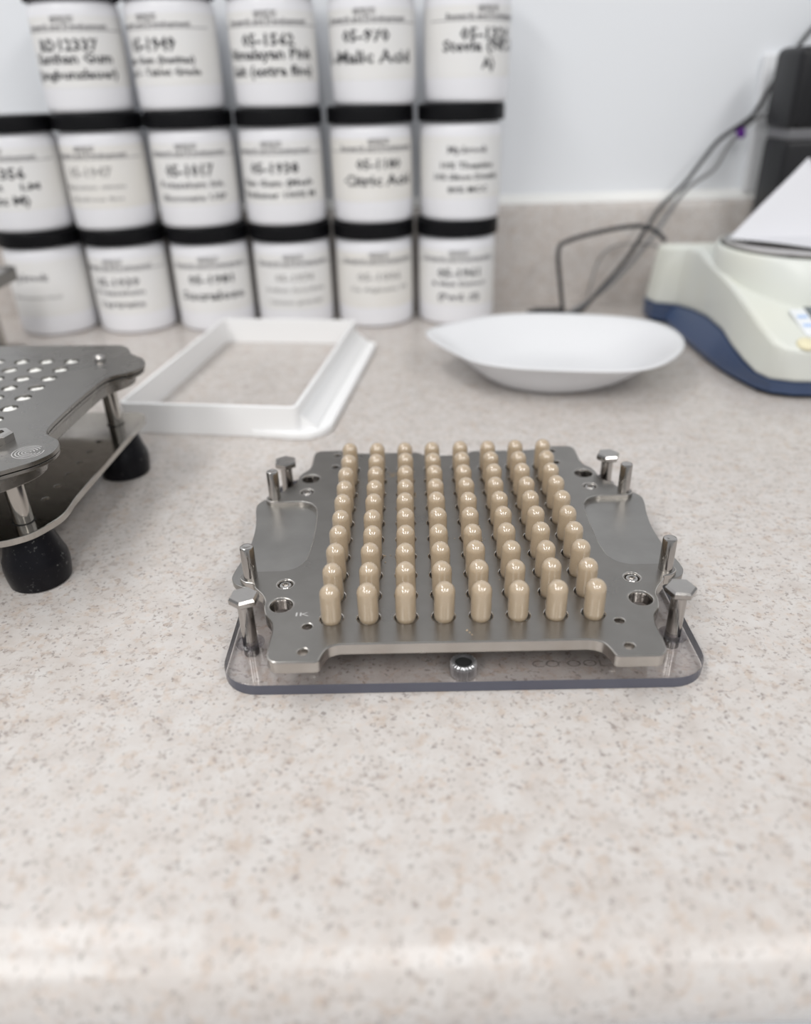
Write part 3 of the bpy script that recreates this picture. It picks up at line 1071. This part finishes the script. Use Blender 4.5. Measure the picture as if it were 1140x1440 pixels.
# raised collar, dark gap, pan
PCX, PCY = 0.3020 - SXC, 0.5880 - 0.58
bm = bmesh.new()
rings = []
for rx, rb, rf, z in ((64.5, 66, 73, 44), (64.0, 65.5, 70, 60), (63.4, 64.5, 66.5, 69), (62.8, 63.4, 64, 75), (61.8, 62, 62.6, 77.2), (60.8, 60.8, 60.8, 77.4), (60.2, 60.2, 60.2, 76.6), (60.1, 60.1, 60.1, 71)):
    rings.append([bm.verts.new((PCX + rx * mm * math.cos(2 * PI * q / 64), PCY + (rb if math.sin(2 * PI * q / 64) > 0 else rf) * mm * math.sin(2 * PI * q / 64), z * mm)) for q in range(64)])
for A, B in zip(rings, rings[1:]):
    for q in range(64):
        bm.faces.new((A[q], A[(q + 1) % 64], B[(q + 1) % 64], B[q]))
bm.faces.new(rings[-1])
part('pan_collar', bm, M['scale_body'], bal, smooth=60)
bm = bmesh.new()
lathe(bm, [(60.0 * mm, 72.2 * mm), (60.0 * mm, 76.4 * mm), (56.5 * mm, 76.6 * mm)], 64, PCX, PCY)
part('pan_gap', bm, M['dark'], bal)
bm = bmesh.new()
lathe(bm, [(0, 74 * mm), (57 * mm, 74 * mm), (58.5 * mm, 76.5 * mm), (58.5 * mm, 78.6 * mm), (57.5 * mm, 79.4 * mm), (0, 79.4 * mm)], 64, PCX, PCY)
part('weighing_pan', bm, M['mirror'], bal)
# control panel on the slope
SL = math.atan(.29)
def panel(name, x0, x1, y0, y1, lift, thick, material, bev=.0006):
    bm = bmesh.new()
    box(bm, x0 - SXC, x1 - SXC, 0, (y1 - y0) / math.cos(SL), 0, thick, bev)
    for v in bm.verts:
        yy, zz = v.co.y, v.co.z + lift
        v.co.y = (y0 - .58) + yy * math.cos(SL) - zz * math.sin(SL)
        v.co.z = zt(y0) + yy * math.sin(SL) + zz * math.cos(SL)
    return part(name, bm, material, bal)
pn = panel('control_panel', .2615, .3445, .4830, .5135, -.0010, .0022, M['sticker'], .0008)
panel('blue_stripe', .2632, .2700, .5020, .5055, .0012, .00015, M['stripe'], 0)
panel('blue_stripe', .2632, .2700, .4920, .4955, .0012, .00015, M['stripe'], 0)
panel('display', .2715, .3345, .4900, .5150, .0011, .0006, M['lcd'], .0002)
for bx0, col in ((.2520, 'button'), (.2770, 'white_pl'), (.3020, 'white_pl'), (.3270, 'white_pl')):
    bm = bmesh.new()
    lathe(bm, [(0, 0), (6.2 * mm, 0), (6.2 * mm, 1.6 * mm), (5.2 * mm, 2.6 * mm), (0, 3.0 * mm)], 24)
    yb = .4745
    part('button', bm, M[col], bal, ((bx0 + .006) - SXC, yb - .58, zt(yb) - .0005), (SL, 0, 0), 50)

# folded weighing paper standing on the pan
wp = empty('weighing_paper', (0.302, 0.592, 0.0795))
tag(wp, 'folded white weighing paper with a raised peak on the balance pan', 'paper')
bm = bmesh.new()
L_, R_, A_, F_ = Vector((-.0545, .006, .0016)), Vector((.056, .002, .0016)), Vector((.0045, .030, .0535)), Vector((.004, -.0520, .0012))
N_ = 14
def tri(P, Q, T, wave):
    rows = []
    for i in range(N_ + 1):
        u = i / N_
        row = []
        for j in range(N_ + 1 - i):
            w = j / N_
            p = P * (1 - u - w) + Q * w + T * u
            p = p + Vector((0, 0, wave * math.sin(w * 9 + u * 5) * u * (1 - u)))
            row.append(bm.verts.new(p))
        rows.append(row)
    for i in range(N_):
        for j in range(N_ - i):
            bm.faces.new((rows[i][j], rows[i][j + 1], rows[i + 1][j]))
            if j < N_ - i - 1:
                bm.faces.new((rows[i][j + 1], rows[i + 1][j + 1], rows[i + 1][j]))
tri(L_, R_, A_, .002)
tri(L_, R_, F_, .0015)
bmesh.ops.remove_doubles(bm, verts=bm.verts[:], dist=1e-6)
o = part('sheet', bm, M['weigh_paper'], wp, smooth=40)
md = o.modifiers.new('thickness', 'SOLIDIFY'); md.thickness = .00015

# ================================================================== CABLES
def cord(name, pts, r, material, label, n=8, group=None):
    bm = bmesh.new()
    tube(bm, catmull(pts, n), r, 10)
    o = part(name, bm, material, smooth=60)
    tag(o, label, 'cable', group)
    return o
cord('power_cable', [(.1570, .6905, .0025), (.1665, .6955, .0058), (.1824, .7022, .0219), (.2029, .7073, .0447), (.2180, .7124, .0678), (.2325, .7174, .0881), (.2515, .7225, .1056), (.2674, .7276, .1252), (.2804, .7327, .1391), (.3010, .7378, .1516), (.3094, .7395, .1590), (.3194, .7395, .1785), (.3315, .7395, .2000), (.3439, .7395, .2179), (.3577, .7395, .2328), (.385, .7400, .262)], .0019, M['cable'],
     'black cable rising along the wall to the upper right from the counter behind the boat')
cord('power_cable', [(.1505, .6950, .0021), (.1620, .7015, .0045), (.1870, .7110, .0180), (.2102, .7156, .0398), (.2295, .7212, .0630), (.2427, .7269, .0812), (.2587, .7326, .1008), (.2811, .7383, .1149), (.2931, .7440, .1336), (.3054, .7440, .1479), (.3126, .7420, .1544), (.3184, .7350, .1567), (.3205, .7305, .1540)], .0018, M['cable_grey'],
     'grey cable twisted with the black one, bending into the black case')
cord('power_cable', [(.1475, .6930, .0030), (.1440, .6950, .0250), (.1405, .6990, .0550), (.1480, .7010, .0635), (.1800, .7010, .0715), (.2080, .6990, .0750), (.2220, .6940, .0715), (.2300, .6870, .0640)], .0019, M['cable'],
     'black looped cable arching into the back of the balance')
cord('power_cable', [(.1780, .7330, .0080), (.1860, .7340, .0400), (.1980, .7330, .0520), (.2150, .7230, .0560), (.2300, .7050, .0560), (.2330, .6900, .0540)], .0007, M['cable_grey'],
     'thin grey wire in front of the backsplash, behind the balance')
plug = empty('power_plug', (.1375, .697, 0))
tag(plug, 'flat black plug lying on the counter behind the white weighing boat', 'plug')
bm = bmesh.new(); box(bm, -.016, .010, -.0055, .0055, .0001, .0062, .0015)
part('plug_body', bm, M['cable'], plug)
bm = bmesh.new(); box(bm, -.0215, -.0155, -.003, .003, .0015, .0050, .0008)
part('strain_relief', bm, M['cable'], plug)
ct = empty('cable_tie', (.2990, .7400, .1455))
tag(ct, 'small purple tie around the cables near the outlet', 'cable tie')
bm = bmesh.new()
bmesh.ops.create_uvsphere(bm, u_segments=16, v_segments=10, radius=1)
for v in bm.verts:
    v.co = Vector((v.co.x * .0042 + .0008, v.co.y * .0030, v.co.z * .0052 - .0015))
    if v.co.z < -.003:
        v.co.x += .0016
part('tie', bm, M['purple'], ct, smooth=60)

# ================================================================== OUTLET + BLACK CASE
ou = empty('power_outlet', (.352, .758, .146))
tag(ou, 'white wall outlet cover behind the cables, half hidden by the black case', 'outlet')
bm = bmesh.new(); box(bm, -.0370, .0370, -.0075, -.0002, -.0530, .0570, .0025)
cv = part('cover', bm, M['outlet'], ou)
for dz in (-.021, .021):
    bm = bmesh.new(); box(bm, -.0165, .0165, -.0098, -.0070, dz - .0145, dz + .0145, .002)
    part('socket', bm, M['white_pl'], ou)
cs = empty('black_case', (.372, .700, 0))
tag(cs, 'tall black case with a grey seam behind the balance', 'case')
bm = bmesh.new(); box(bm, -.0565, .0565, -.020, .028, .0002, .1420, .006)
part('lower_half', bm, M['case'], cs)
bm = bmesh.new(); box(bm, -.0585, .0565, -.021, .029, .1475, .2060, .006)
part('upper_half', bm, M['case'], cs)
bm = bmesh.new(); box(bm, -.0550, .0545, -.0185, .0265, .1405, .1490, .001)
part('seam', bm, M['case_seam'], cs)
bm = bmesh.new(); box(bm, -.0500, -.0485, -.0215, -.0195, .150, .204, .0004); box(bm, -.0440, -.030, -.0222, -.0195, .152, .200, .001)
part('panel_rib', bm, M['case'], cs)
